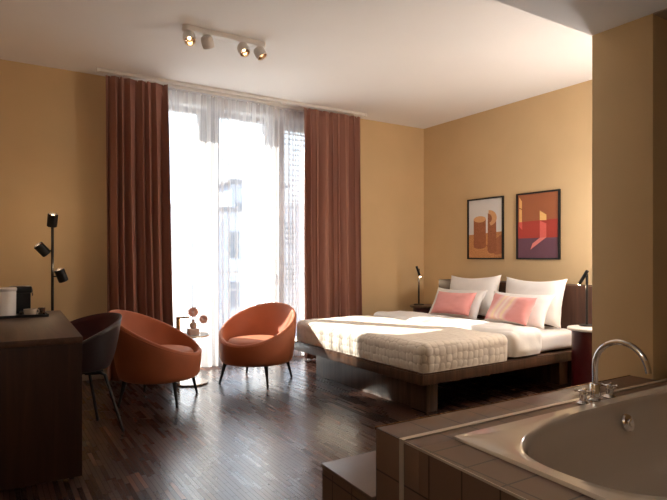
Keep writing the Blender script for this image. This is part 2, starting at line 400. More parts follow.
# ------------------------------------------------------------------ ceiling spotlight bar
sp_ = thing('ceiling_spotlight', 'white four-head spotlight bar mounted on the ceiling', 'ceiling light', (1.58, 4.08, ZC))
bar = MB(); t = []
for k in range(13): a = PI / 2 + PI * k / 12; t.append((-.305 + .035 * math.cos(a), .035 * math.sin(a)))
for k in range(13): a = -PI / 2 + PI * k / 12; t.append((.305 + .035 * math.cos(a), .035 * math.sin(a)))
bar.prism(t, -.04, 0, .003); bar.build('mounting_bar', M['white_metal'], sp_)
for i, (x, d) in enumerate([(-.288, (-.05, -.62, -1)), (-.148, (.55, .55, -1)), (.148, (.1, -.60, -1)), (.288, (.45, -.45, -1))]):
    dv = Vector(d).normalized(); q = dv.to_track_quat('Z', 'Y').to_matrix().to_4x4()
    c = Vector((x, 0, -.078))
    T = Matrix.Translation(c) @ q
    h = MB(); h.lathe([(0, -.036), (.022, -.036), (.038, -.028), (.046, -.01), (.047, .03), (.044, .052), (.040, .052), (.040, .046)], 28, M=T)
    h.cyl((x, 0, -.04), (x, 0, -.058), .016, n=16)
    hd = h.build('spot_head', M['white_metal'], sp_)
    MB().lathe([(.040, .047), (.032, .02), (.018, .010), (0, .010)], 28, M=T).build('reflector', M['reflector'], hd)
    MB().lathe([(0, .030), (.008, .028), (.011, .020), (.011, .011)], 16, M=T).build('bulb', M['lens'], hd)
    L = bpy.data.lights.new('spot_beam', 'SPOT'); L.energy = 6; L.color = (1, .78, .55); L.spot_size = math.radians(70); L.spot_blend = .8; L.shadow_soft_size = .02
    lo = bpy.data.objects.new('spot_beam', L); C.objects.link(lo); lo.parent = hd; lo.location = c + dv * .056; lo.rotation_euler = (-dv).to_track_quat('Z', 'Y').to_euler()

# added fill globe, out of sight behind the partition wall
gp = thing('fill_globe', 'added unseen opal fill globe behind the ochre partition wall', 'fill lamp', (4.30, 2.38, 1.5))
MB().lathe([(.18 * math.sin(PI * k / 24), -.18 * math.cos(PI * k / 24)) for k in range(25)], 40).build('globe', emis('fill_globe_glow', (1, .97, .95), 15), gp)
MB().tube([(0, 0, .181), (0, 0, ZC - 1.5 - .03)], .004, 8).build('cord', M['black'], gp)
MB().cyl((0, 0, ZC - 1.5 - .03), (0, 0, ZC - 1.5), .05, n=24).build('ceiling_rose', M['white_metal'], gp)

gp = thing('fill_globe', 'added unseen opal fill globe below the lower ceiling by the entrance', 'fill lamp', (-.15, .6, 2.02))  # second unseen globe, added to fill the dark near side of the room
MB().lathe([(.16 * math.sin(PI * k / 24), -.16 * math.cos(PI * k / 24)) for k in range(25)], 40).build('globe', emis('fill_globe_glow_entrance', (1, .94, .87), 4.5), gp)
MB().tube([(0, 0, .161), (0, 0, ZB - 2.02 - .03)], .004, 8).build('cord', M['black'], gp)
MB().cyl((0, 0, ZB - 2.02 - .03), (0, 0, ZB - 2.02), .05, n=24).build('ceiling_rose', M['white_metal'], gp)

# ------------------------------------------------------------------ the bed
BX, BY, BR = 2.635, 2.98, math.radians(1.0)
bed = thing('bed', 'dark walnut platform bed with wide overhanging frame', 'bed', (BX, BY, 0), BR)
W_, L_ = 1.88, 2.03
fr = MB(); fr.box((0, 0, .24), (L_, W_, .315), .006); fr.box((0, 0, .3151), (L_, .06, .325), .003).box((0, W_ - .06, .3151), (L_, W_, .325), .003).box((0, .0605, .3151), (.06, W_ - .0605, .325), .003)
fr.build('frame', M['walnut_h'], bed)
MB().box((.15, .12, 0), (.265, W_ - .18, .24), .003).build('foot_plinth', M['walnut'], bed)
MB().box((1.78, .12, 0), (1.90, W_ - .18, .24), .003).build('head_plinth', M['walnut'], bed)
MB().box((.265, .80, 0), (1.78, .84, .24)).build('centre_beam', M['walnut_head'], bed)
MB().box((L_ + .005, -.10, .0), (L_ + .30, W_ + .06, .895), .004).build('headboard', M['walnut_head'], bed)

def softbox(lo, hi, r, n=(40, 40, 8), amp=.006, fs=2.2, seed=0, crease=0, bottom=False, tdir=None):
    t = bmesh.new(); lo = Vector(lo); hi = Vector(hi); sz = hi - lo
    def face(ax, side):
        a, b = [i for i in range(3) if i != ax]
        na, nb = n[a], n[b]
        V = []
        for i in range(na + 1):
            rr = []
            for j in range(nb + 1):
                p = Vector((0, 0, 0)); p[a] = lo[a] + sz[a] * i / na; p[b] = lo[b] + sz[b] * j / nb; p[ax] = hi[ax] if side else lo[ax]
                rr.append(t.verts.new(p))
            V.append(rr)
        for i in range(na):
            for j in range(nb): t.faces.new((V[i][j], V[i + 1][j], V[i + 1][j + 1], V[i][j + 1]))
    for ax in range(3):
        for side in (0, 1):
            if ax == 2 and side == 0 and not bottom: continue
            face(ax, side)
    bmesh.ops.remove_doubles(t, verts=t.verts[:], dist=1e-5)
    il = lo + Vector((r, r, r)); ih = hi - Vector((r, r, r))
    if not bottom: il.z = lo.z
    for v in t.verts:
        q = Vector([min(max(v.co[i], il[i]), ih[i]) for i in range(3)]); d = v.co - q
        p = q + d.normalized() * r if d.length > 1e-6 else v.co.copy()
        nn = d.normalized() if d.length > 1e-6 else Vector((0, 0, 1))
        k_ = 1.0 if bottom else min(1, (p.z - lo.z) / .05)
        w = (.9 if not bottom else 0) + noise.noise(Vector((p.x * fs + seed, p.y * fs, p.z * fs))) + .5 * noise.noise(Vector((p.x * fs * 2.7, p.y * fs * 2.7 + seed, p.z * fs * 2.7)))
        if crease: w += crease * abs(noise.noise(Vector((p.x * 6 + p.y * 2 + seed, p.y * 3.2 - p.x, p.z * 5)))) * 2
        v.co = p + nn * amp * w * k_
    bmesh.ops.recalc_face_normals(t, faces=t.faces[:])
    return t
def bedding(name, label, cat, lo, hi, r, mat, open_ends=(), **kw):
    t = softbox(lo, hi, r, **kw)
    if open_ends:   # the cover only wraps top and sides, its cut ends stop at the mattress
        kill = [f for f in t.faces if f.calc_center_median().z < .505 and .055 < f.calc_center_median().y < W_ - .055 and any(abs(f.calc_center_median().x - e_) < .045 for e_ in open_ends)]
        bmesh.ops.delete(t, geom=kill, context='FACES')
    m = MB(); m.merge(t); o = m.build(name, mat, None, 180)
    o.location = (BX, BY, 0); o.rotation_euler = (0, 0, BR); return tag(o, label, cat)
bedding('mattress', 'white sheeted mattress lying on the walnut platform', 'mattress', (.075, .07, .327), (L_ - .01, W_ - .07, .490), .045, M['sheet'], amp=.004, bottom=True, n=(60, 50, 8))
bedding('quilt', 'cream quilted bedspread with pebble stitching over the foot of the bed', 'quilt', (.012, -.002, .329), (.94, W_ - .002, .533), .055, M['quilt'], amp=.006, crease=.4, n=(90, 110, 14), seed=5, open_ends=(.94,))
bedding('duvet', 'puffy white duvet folded across the bed between quilt and pillows', 'duvet', (.985, .003, .345), (1.37, W_ - .008, .550), .055, M['linen'], amp=.010, crease=1.4, n=(60, 100, 12), seed=9, open_ends=(.985, 1.37))

def pillow(name, label, cy, cx, cz, hw, hh, T, tilt, mat, yaw=0, roll=0, seed=0, group=None):
    m = MB(); N = 30; P = {}
    for sgn in (1, -1):
        for i in range(N + 1):
            for j in range(N + 1):
                a = -1 + 2 * i / N; b = -1 + 2 * j / N
                edge = i in (0, N) or j in (0, N)
                if edge and sgn == -1: P[(-1, i, j)] = P[(1, i, j)]; continue
                x = a * hw * (1 - .10 * (1 - b * b) * abs(a) ** 3 ); y = b * hh * (1 - .17 * (1 - a * a) * abs(b) ** 3)
                z = T * ((1 - a ** 4) * (1 - b ** 4)) ** .55 * (1 + .12 * noise.noise(Vector((a * 1.5 + seed, b * 1.5, sgn))))
                z += .004 * noise.noise(Vector((a * 5 + seed, b * 4, 3 * sgn)))* (0 if edge else 1)
                y -= .02 * (1 - abs(a)) * (1 - abs(b))
                P[(sgn, i, j)] = m.bm.verts.new((x, y, sgn * z))
    for sgn in (1, -1):
        for i in range(N):
            for j in range(N):
                q = (P[(sgn, i, j)], P[(sgn, i + 1, j)], P[(sgn, i + 1, j + 1)], P[(sgn, i, j + 1)])
                m.bm.faces.new(q if sgn > 0 else q[::-1])
    o = m.build(name, mat, None, 180)
    s, c = math.sin(tilt), math.cos(tilt)
    R = Matrix(((0, s, -c), (-1, 0, 0), (0, c, s))).to_4x4()
    o.matrix_world = Matrix.Translation((cx, cy, cz)) @ Matrix.Rotation(yaw, 4, 'Z') @ R @ Matrix.Rotation(roll, 4, 'Z')
    return tag(o, label, 'pillow', group)
D = math.radians
pillow('pillow', 'large white pillow leaning on the headboard on the window side', 4.275, 4.50, .738, .365, .235, .085, D(12), M['linen'], 0, D(2), 1, 'white pillows')
pillow('pillow', 'large white pillow leaning on the headboard on the round maroon table side', 3.505, 4.51, .733, .355, .235, .085, D(12), M['linen'], 0, D(0), 2, 'white pillows')
pillow('pillow', 'smaller white pillow propped directly behind the plain pink cushion', 4.31, 4.29, .668, .37, .175, .062, D(28), M['linen'], 0, 0, 3, 'white pillows')
pillow('pillow', 'smaller white pillow propped directly behind the striped pink cushion', 3.51, 4.30, .668, .36, .175, .062, D(28), M['linen'], 0, 0, 4, 'white pillows')
pillow('cushion', 'plain pink oblong cushion on the window side of the bed', 4.185, 4.12, .684, .262, .135, .055, D(30), M['pink'], D(3), D(1), 5, 'pink cushions')
pillow('cushion', 'pink oblong cushion with pale curved stripes', 3.44, 4.11, .686, .262, .140, .06, D(28), M['pink_stripe'], D(-4), D(-2), 6, 'pink cushions')
for o in bpy.data.objects:
    if o.name.startswith('cushion'): o['category'] = 'cushion'

# nightstands and reading lamps
def nightstand(label, x, y, top, rad, body, tm):
    n = thing('nightstand', label, 'bedside table', (x, y, 0), 0, 'bedside tables')
    MB().lathe([(0, 0), (body - .004, 0), (body, .004), (body, top - .026), (0, top - .026)], 48).build('body', M['maroon'], n)
    MB().lathe([(0, top - .025), (rad - .006, top - .025), (rad, top - .018), (rad, top - .006), (rad - .006, top), (0, top)], 56).build('table_top', tm, n)
    return n
nightstand('round maroon bedside table with pale stone top', 4.31, 2.785, .57, .165, .130, M['stone'])
nightstand('round bedside table with brown wooden top between bed and window wall', 4.60, 5.15, .57, .19, .15, M['walnut_h'])
def reading_lamp(label, x, y, sx, z=.57):
    n = thing('reading_lamp', label, 'lamp', (x, y, z), 0, 'black reading lamps')
    MB().lathe([(0, 0), (.062, 0), (.065, .003), (.065, .010), (.062, .013), (0, .013)], 36).build('base', M['black'], n)
    MB().tube([(0, 0, .012), (0, 0, .45)], .011, 14).build('pole', M['black'], n)
    p0 = Vector((0, 0.0, .447)); d = Vector((0, sx * .65, -.76)).normalized()
    off = Vector((-.022, 0, 0))
    a = p0 + off - d * .035; b = p0 + off + d * .105
    hd = MB().tube([a, b], .0145, 18).cyl(p0, p0 + off, .006, n=10).build('lamp_head', M['black'], n)
    MB().tube([b, b + d * .006], .011, 16).build('bulb', M['lens2'], hd)
    pt_light('lamp_light', b + d * .03, .35, (1, .75, .5), .015, n)
    return n
reading_lamp('slim black reading lamp on the round maroon bedside table', 4.385, 2.845, .75)
reading_lamp('slim black reading lamp in the corner on the wooden-topped bedside table', 4.55, 5.215, -.6)

# ------------------------------------------------------------------ framed prints
def speck(name, c1, c2, s=160):
    k = NT(name); setp(k.p, c1, .55); tc = k.n('ShaderNodeTexCoord'); nz = k.n('ShaderNodeTexNoise', i_Scale=s, i_Detail=2.0); k.l(tc.outputs['Object'], nz.inputs['Vector'])
    k.l(k.ramp(nz.outputs['Fac'], [(.4, c1), (.6, c2)]), k.p.inputs['Base Color']); return k.m
def picture(label, y0, y1, z0, z1, mats, shapes):
    w = y0 - y1; h = z1 - z0
    f = thing('framed_print', label, 'picture', (XR, (y0 + y1) / 2, z0), 0, 'framed prints above the bed'); hw = w / 2; b = .016
    m = MB(); m.box((-.025, -hw, 0), (0, -hw + b, h)).box((-.025, hw - b, 0), (0, hw, h)).box((-.025, -hw + b, 0), (0, hw - b, b)).box((-.025, -hw + b, h - b), (0, hw - b, h))
    m.build('frame', M['black'], f)
    pm = MB(); iw = w - 2 * b; ih = h - 2 * b
    pm.box((-.008, -hw + b, b), (0, hw - b, h - b))
    for L, (mi, pts) in enumerate(shapes):
        pm.mi = mi; x = -.0082 - .0003 * L
        pm.poly([(x, hw - b - s * iw, h - b - t * ih) for s, t in pts])
    pm.build('print', mats, f, fix=False)
    return f
def ell(cx, cy, rx, ry, a0=0, a1=360, n=28): return [(cx + rx * math.cos(math.radians(a0 + (a1 - a0) * k / n)), cy + ry * math.sin(math.radians(a0 + (a1 - a0) * k / n))) for k in range(n + (0 if a1 - a0 == 360 else 1))]
A = [speck('print_paper', (.72, .70, .68), (.74, .72, .70)), speck('print_sand', (.48, .19, .06), (.68, .34, .14)), speck('print_clay', (.26, .08, .03), (.42, .15, .065)), speck('print_light', (.66, .34, .15), (.72, .40, .19)), speck('print_shade', (.36, .12, .05), (.45, .17, .07))]
cyl_l = [(.15, .335)] + ell(.335, .80, .185, .045, 180, 0, 20) + [(.52, .335)]
picture('framed print of two terracotta-coloured cylinder shapes on sand', 4.825, 4.275, 1.140, 1.865, A, [
    (1, [(0, .60), (1, .56), (1, 1), (0, 1)]), (4, [(.52, .79), (1, .60), (1, .93), (.80, .95)]), (2, cyl_l), (3, ell(.335, .335, .185, .055)),
    (2, [(.58, .24), (.82, .34), (.83, .88)] + ell(.70, .88, .12, .045, 0, 180, 12) + [(.57, .88)]),
    (3, ell(.60, .325, .24, .135, -90, 75, 20) + ell(.60, .335, .10, .07, 75, -90, 14)), (2, ell(.595, .325, .10, .07, -90, 90, 14))])
B_ = [speck('print_brown', (.36, .115, .045), (.40, .13, .052)), speck('print_red', (.42, .045, .03), (.46, .055, .035)), speck('print_purple', (.135, .055, .085), (.15, .062, .095)), speck('print_yellow', (.85, .50, .16), (.88, .56, .22)), speck('print_coral', (.72, .13, .10), (.76, .15, .12)), speck('print_rose', (.78, .22, .20), (.80, .25, .22))]
picture('framed print of window light falling on orange, red and purple bands', 4.089, 3.542, 1.140, 1.865, B_, [
    (1, [(0, .43), (1, .41), (1, .69), (0, .69)]), (2, [(0, .69), (1, .69), (1, 1), (0, 1)]),
    (3, [(.03, .03), (.10, .10), (.10, .22), (.03, .20)]), (3, [(.03, .215), (.10, .235), (.10, .43), (.03, .43)]), (4, [(.03, .43), (.11, .43), (.11, .56), (.03, .50)]),
    (3, [(.55, .27), (.71, .34), (.71, .425), (.55, .42)]), (4, [(.55, .425), (.71, .475), (.71, .685), (.55, .69)]),
    (5, [(.55, .69), (.71, .685), (.32, .87), (.37, .775)])])

# ------------------------------------------------------------------ velvet armchairs
def armchair(label, x, y, face, group):
    n = thing('armchair', label, 'armchair', (x, y, 0), face, group)
    # local +X is the open front
    def rimz(th): return .385 + .322 * ((1 - math.cos(th)) / 2) ** 1.0
    def prof(th):
        c = math.cos(th); b = (1 - c) / 2          # 0 front .. 1 back
        zr = rimz(th); R = .352
        pts = [(0, .178), (.26, .178), (.305, .180), (.328, .190), (.342, .215), (R - .002, .28)]
        H = zr - .30
        pts += [(R + .004, .30 + H * .35), (R + .004 + .012 * b, .30 + H * .7)]
        ro = R - .008 + .004 * b
        pts += [(ro + .008, zr - .022), (ro + .003, zr - .006), (ro - .010, zr), (ro - .024, zr - .006), (ro - .031, zr - .022)]
        ri = ro - .031
        for k in (.35, .7): pts.append((ri - (.02 + .06 * b) * k, zr - .022 - (zr - .022 - .325) * k))
        pts += [(ri - .025 - .06 * b, .320), (.15, .315), (0, .315)]
        return pts
    def leanx(z, th): return .16 * max(0, z - .20) * (1 - math.cos(th)) / 2
    m = MB(); N = 64; K = len(prof(0))
    cx = -.0
    rings = []
    for i in range(N):
        th = 2 * PI * i / N; pr = prof(th); r_ = []
        for (r, z) in pr[1:-1]:
            r_.append(m.bm.verts.new((r * math.cos(th) - leanx(z, th), r * math.sin(th), z)))
        rings.append(r_)
    c0 = m.bm.verts.new((0, 0, .178)); c1 = m.bm.verts.new((0, 0, .315))
    for i in range(N):
        a, b = rings[i], rings[(i + 1) % N]
        for k_ in range(len(a) - 1): m.bm.faces.new((a[k_], b[k_], b[k_ + 1], a[k_ + 1]))
        m.bm.faces.new((c0, b[0], a[0])); m.bm.faces.new((a[-1], b[-1], c1))
    sh = m.build('shell', M['rust'], n, 60)
    sub = sh.modifiers.new('s', 'SUBSURF'); sub.levels = 1; sub.render_levels = 1
    # piping seam around the rim, and seams down the outside
    pts = []
    for i in range(96):
        th = 2 * PI * i / 96; r, z = prof(th)[8]; z -= .004; r += .002
        back = leanx(z, th); pts.append((r * math.cos(th) - back, r * math.sin(th), z))
    MB().tube(pts, .0035, 6, closed=True).build('piping', M['rust2'], sh)
    # seat cushion
    m = MB(); m.lathe([(0, .317), (.20, .317), (.255, .325), (.275, .345), (.272, .375), (.255, .393), (.21, .404), (.11, .410), (0, .412)], 56)
    for v in m.bm.verts:
        v.co.x = v.co.x * .97 + .022; v.co.y *= .95
    m.build('seat_cushion', M['rust2'], n, 60)
    for s in range(4):
        a = PI / 4 + s * PI / 2
        top = (.300 * math.cos(a), .300 * math.sin(a), .186); bot = (.352 * math.cos(a), .352 * math.sin(a), 0)
        m = MB().tube([bot, (Vector(bot) + Vector(top)) / 2, top], [.010, .013, .019], 14); m.build('leg', M['black'], n)
        
    return n
armchair('round rust velvet armchair facing the side table, nearest the desk chair', 1.20, 4.56, D(323), 'rust velvet armchairs').scale = (.94, .94, 1.035)
armchair('round rust velvet armchair in front of the sheer curtains near the bed', 2.165, 4.79, D(217), 'rust velvet armchairs')

# ------------------------------------------------------------------ side table with vase
tb = thing('side_table', 'small round glass side table with brass post between the armchairs', 'side table', (1.60, 4.99, 0))
MB().lathe([(0, 0), (.150, 0), (.155, .004), (.155, .012), (.150, .016), (0, .018)], 48).build('base', simple('polished_base', (.62, .56, .50), .18, .7), tb)
MB().lathe([(0, .440), (.168, .440), (.170, .443), (.170, .447), (.168, .450), (0, .450)], 56).build('table_top', M['glass_table'], tb)
MB().tube([(.169 * math.cos(2 * PI * i / 60), .169 * math.sin(2 * PI * i / 60), .445) for i in range(60)], .0055, 8, closed=True).build('rim', M['gold'], tb)
MB().box((-.130, .012, .018), (-.098, .034, .600), .003).box((-.130, .012, .6002), (-.01, .034, .617), .003).build('post', M['gold'], tb)
bk = thing('box', 'pale pink square box on the glass side table under the vase', 'box', (1.605, 4.945, .452))
MB().box((-.045, -.045, 0), (.045, .045, .045), .006).build('body', simple('pale_pink_card', (.72, .52, .46), .6), bk); MB().box((-.047, -.047, .0455), (.047, .047, .056), .003).build('lid', simple('pale_pink_lid', (.76, .58, .52), .6), bk)
vs = thing('vase', 'small pale round vase standing on the pink box', 'vase', (1.605, 4.945, .509))
MB().lathe([(0, 0), (.018, 0), (.030, .012), (.034, .030), (.028, .050), (.013, .060), (.011, .074), (.015, .082), (.012, .082), (.009, .074), (.009, .062), (0, .06)], 32).build('body', simple('pale_vase', (.66, .52, .45), .35), vs)
for (dx, dy, dz, s, lab, side) in [(.0, .0, .150, .048, 'pink round flower standing higher in the small vase', 0), (.075, -.060, .085, .040, 'pink round flower leaning lower out of the small vase', 1)]:
    fl = thing('flower', lab, 'flower', (1.605, 4.945, .509), 0, 'pink flowers in the vase')
    MB().tube([(-.004 + .008 * side, 0, .062), (-.004 + .01 * side, 0, .088), (dx * .7, dy * .7, dz * .85), (dx, dy, dz)], .0016, 6).build('stem', simple('stem_green', (.12, .14, .05), .6), fl)
    m = MB(); dirn = Vector((-.3, -.9, .25)).normalized(); Q = Matrix.Translation((dx, dy, dz)) @ dirn.to_track_quat('Z', 'Y').to_matrix().to_4x4()
    for layer, (rr, nn, zz) in enumerate([(s, 11, 0), (s * .72, 9, .006), (s * .42, 7, .011)]):
        for p_ in range(nn):
            a = 2 * PI * p_ / nn + layer * .3
            def pf(u, v, a=a, rr=rr, zz=zz):
                r = rr * (.15 + .85 * v); w = .34 * rr * math.sin(PI * (.15 + .75 * v)) * (u - .5) * 2
                return Q @ Vector((r * math.cos(a) - w * math.sin(a), r * math.sin(a) + w * math.cos(a), zz + .01 * v * v + .002 * math.cos(u * PI)))
            m.grid(pf, 4, 5)
    m.build('petals', simple('pink_petals', (.88, .58, .52), .7), fl, 60, fix=False)

# ------------------------------------------------------------------ desk
dk = thing('desk', 'dark walnut desk with solid end panel', 'desk', (0, 3.15, 0))
XD0 = XL + .02
MB().prism([(XD0, 0), (.430, 0), (.495, 1.66), (XD0, 1.66)], .712, .745, .002).build('desk_top', M['desk_top'], dk)
MB().prism([(XD0, .004), (.428, .004), (.430, .044), (XD0, .044)], .012, .7115, .001).build('end_panel', M['desk'], dk)
MB().prism([(XD0, 1.61), (.490, 1.61), (.492, 1.65), (XD0, 1.65)], .012, .7115, .001).build('end_panel', M['desk'], dk)
MB().box((XD0 + .02, .046, .25), (XD0 + .04, 1.608, .7115)).build('back_panel', M['desk'], dk)
for x, y in ((.38, .024), (-.38, .024), (.42, 1.63), (-.38, 1.63)): MB().cyl((x, y, 0), (x, y, .0118), .014, n=16).build('foot', M['black'], dk)

tray = thing('tray', 'black flat tray on the desk', 'tray', (0, 4.46, .7455))
ty = MB().box((-.33, -.12, 0), (.375, .235, .006), .002)
ty.box((-.33, -.12, .0062), (.375, -.112, .018), .002).box((-.33, .227, .0062), (.375, .235, .018), .002).box((.367, -.111, .0062), (.375, .226, .018), .002).box((-.33, -.111, .0062), (-.322, .226, .018), .002)
ty.build('base', M['blackp'], tray)
cn = thing('canister', 'tall white lidded canister on the desk tray', 'canister', (.103, 4.44, .7525))
MB().lathe([(0, 0), (.072, 0), (.076, .004), (.077, .172), (.075, .175), (0, .175)], 48).build('body', M['ceramic'], cn)
MB().lathe([(0, .1755), (.078, .1755), (.081, .180), (.081, .194), (.076, .200), (0, .202)], 48).build('lid', M['ceramic'], cn)
cf = thing('coffee_machine', 'black coffee machine standing behind the white canister', 'coffee machine', (.225, 4.60, .7525))
MB().box((-.085, -.02, 0), (.052, .068, .19), .008).build('body', M['blackp'], cf)
MB().box((-.085, -.055, .150), (.058, .068, .200), .008).build('head', M['blackp'], cf)
MB().box((-.02, -.09, 0), (.035, -.021, .022), .005).build('drip_tray', M['black'], cf)
MB().box((.0585, -.035, .128), (.066, -.018, .178), .003).build('lever', M['chrome'], cf)
cp = thing('cup', 'small beige ceramic cup on the desk tray', 'cup', (.262, 4.405, .7525))
MB().lathe([(0, 0), (.024, 0), (.036, .010), (.041, .030), (.041, .046), (.038, .046), (.038, .030), (.032, .012), (0, .006)], 36).build('body', simple('beige_ceramic', (.52, .44, .36), .3), cp)
MB().tube([(.036 + .02 * math.sin(a), 0, .028 + .014 * math.cos(a)) for a in [PI * k / 10 for k in range(11)]], .0035, 8).build('handle', simple('beige_ceramic_handle', (.5, .42, .34), .3), cp)
gl_ = thing('drinking_glass', 'short clear glass beside the beige cup', 'glass', (.335, 4.425, .7525))
MB().lathe([(0, 0), (.020, 0), (.024, .05), (.0225, .05), (.019, .004), (0, .004)], 28).build('body', M['glass_table'], gl_)

# floor lamp with three heads, behind the desk
fl = thing('floor_lamp', 'black floor lamp with three tilted spot heads behind the desk', 'floor lamp', (.475, 5.20, 0))
MB().lathe([(0, 0), (.118, 0), (.12, .004), (.12, .014), (.116, .018), (0, .018)], 40).build('base', M['black'], fl)
MB().tube([(0, 0, .018), (0, 0, 1.44)], .0115, 14).build('pole', M['black'], fl)
RD = Vector((.845, -.534, 0)); VD = Vector((-.09, -.99, 0))
for (off, z, tilt, toward, arm) in [(-.0, 1.475, .18, .62, 0), (-.085, 1.228, -.62, .62, 1), (.075, 1.01, .36, .5, 1)]:
    c = RD * off + VD * (.0 if arm == 0 else .012) + Vector((0, 0, z))
    # axis points to the lit end
    if arm == 0: ax = (Vector((0, 0, 1)) + VD * .30 + RD * .1).normalized()
    elif off < 0: ax = (Vector((0, 0, .75)) + VD * .55 - RD * .75).normalized()
    else: ax = (Vector((0, 0, 1)) + VD * .40 - RD * .42).normalized()
    m = MB(); T = Matrix.Translation(c) @ ax.to_track_quat('Z', 'Y').to_matrix().to_4x4()
    m.lathe([(0, -.055), (.036, -.055), (.040, -.050), (.040, .052), (.034, .055), (.033, .030), (0, .030)], 28, M=T)
    if arm: m.tube([(0, 0, z - .01 if off > 0 else z - .012), c + Vector((0, 0, -.01))], .006, 10)
    hd = m.build('lamp_head', M['black'], fl)
    MB().lathe([(0, .046), (.014, .044), (.020, .034), (.020, .031)], 20, M=T).build('bulb', M['lens2'], hd)
    pt_light('lamp_light', c + ax * .075, .22, (1, .72, .45), .02, fl)

# ------------------------------------------------------------------ desk chair
dc = thing('desk_chair', 'dark aubergine shell chair with burgundy lining and thin black legs', 'chair', (.515, 3.96, 0), D(196))
def shellpt(u, v, off):
    # u around (0..1 from one arm tip round the back to the other), v from seat centre (0) to the rim (1); local +X is front
    th = D(52) + (2 * PI - 2 * D(52)) * u
    b = (1 - math.cos(th)) / 2
    s = abs(math.sin(PI * u)) 
    zr = .60 + .185 * max(0, math.sin(PI * u)) ** .9
    R = .262 + .018 * b
    q = v ** .9
    r = R * (.70 * min(1, q / .36) ** .85 + .30 * (max(0, q - .36) / .64) ** .8)
    z = .43 + (zr - .43) * max(0, (v - .30) / .70) ** 1.35 + .008 * math.cos(v * PI)
    p = Vector((r * math.cos(th) * .96 + .01, r * math.sin(th) * 1.05, z))
    return p + Vector((-math.cos(th) * off * v, -math.sin(th) * off * v, off * (1 - v) * 1.0))
def shell(off, th=0):
    m = MB(); NU, NV = 48, 20
    def fn(u, v): return shellpt(u, v, off)
    m.grid(fn, NU, NV)
    # front lip closing the gap between the arm tips
    def fr_(u, v):
        a = D(-52) + 2 * D(52) * u
        R0 = shellpt(0, .55, off); r = Vector((R0.x, R0.y, 0)).length * v
        return Vector((r * math.cos(a) * 1.02 , r * math.sin(a), .43 + .0 - .035 * v ** 3 + .03 * v * v * abs(2 * u - 1) ** 2 + .008 + off * (1 - v)))
    m.grid(fr_, 16, 12)
    return m
m = shell(0); o = m.build('shell', M['aubergine'], dc, 180, weld=True); s_ = o.modifiers.new('t', 'SOLIDIFY'); s_.thickness = .007; s_.offset = 0
m = shell(.009); o = m.build('upholstery', M['burgundy'], dc, 180, weld=True); s_ = o.modifiers.new('t', 'SOLIDIFY'); s_.thickness = .007; s_.offset = 0
MB().box((-.12, -.10, .405), (.12, .10, .418), .004).build('seat_plate', M['black'], dc)
for sx in (-1, 1):
    for sy in (-1, 1):
        MB().tube([(sx * .02, sy * .05, .398), (sx * .10, sy * .105, .398), (sx * .122, sy * .118, .385), (sx * .215, sy * .185, .004)], .0095, 12).build('leg', M['black'], dc)

# ------------------------------------------------------------------ bathtub surround, step and tub
ZD, YD, YN = .52, 1.664, .15
def xl(y): return 1.24 - (YD - y) * .0466
def xt(y): return 1.394 - (1.41 - y) * .06
TX1, TY0, TY1 = 3.20, .56, 1.41
ds = thing('bathtub_surround', 'brown tiled bathtub surround with a pale metal strip', 'bathtub surround', (0, 0, 0))
XE = 4.9
m = MB()
# top ring round the tub cut-out, with body to the floor
g_ = .0005
m.prism([(xl(YD), YD), (xl(1.516), 1.516), (XP - .001, 1.516), (XP - .001, YD)], 0, ZD, .0015)
m.build('tile_border', M['tile'], ds)
m = MB()
m.prism([(xl(1.491), 1.491), (xl(TY1), TY1), (XE, TY1), (XE, 1.491)], 0, ZD, .0015)
m.prism([(xl(TY1) , TY1 - g_), (xl(TY0), TY0), (xt(TY0) + .014, TY0), (xt(TY1) + .014, TY1 - g_)], 0, ZD)
m.prism([(TX1 - .014, TY0), (TX1 - .014, TY1 - g_), (XE, TY1 - g_), (XE, TY0)], 0, ZD)
m.prism([(xl(TY0 - g_), TY0 - g_), (xl(YN), YN), (XE, YN), (XE, TY0 - g_)], 0, ZD)
m.build('tiled_body', M['tile'], ds)
MB().prism([(xl(1.5155) - .002, 1.5155), (xl(1.4915) - .002, 1.4915), (XE, 1.4915), (XE, 1.5155)], 0, ZD + .003).build('metal_strip', M['strip'], ds)
MB().prism([(xl(YD) - .002, YD + .004), (xl(YD) - .002, YD + .0005), (XP - .001, YD + .0005), (XP - .001, YD + .004)], ZD - .008, ZD + .002).build('edge_profile', M['gold'], ds)
MB().prism([(xl(1.49) - .003, 1.49), (xl(YN) - .003, YN), (xl(YN) - .0002, YN), (xl(1.49) - .0002, 1.49)], ZD - .006, ZD + .002).build('edge_profile', M['strip'], ds)
st = thing('bath_step', 'low brown step against the bathtub surround', 'step', (0, 0, 0))
MB().prism([(1.2255, 1.67), (1.24, 2.063), (XP - .001, 2.063), (XP - .001, 1.895), (XP - .001, 1.67)], .24, .26, .002).build('tread', M['tile_step'], st)
MB().prism([(1.229, 1.67), (1.2435, 2.060), (XP - .001, 2.060), (XP - .001, 1.67)], 0, .2395).build('riser', M['tile'], st)

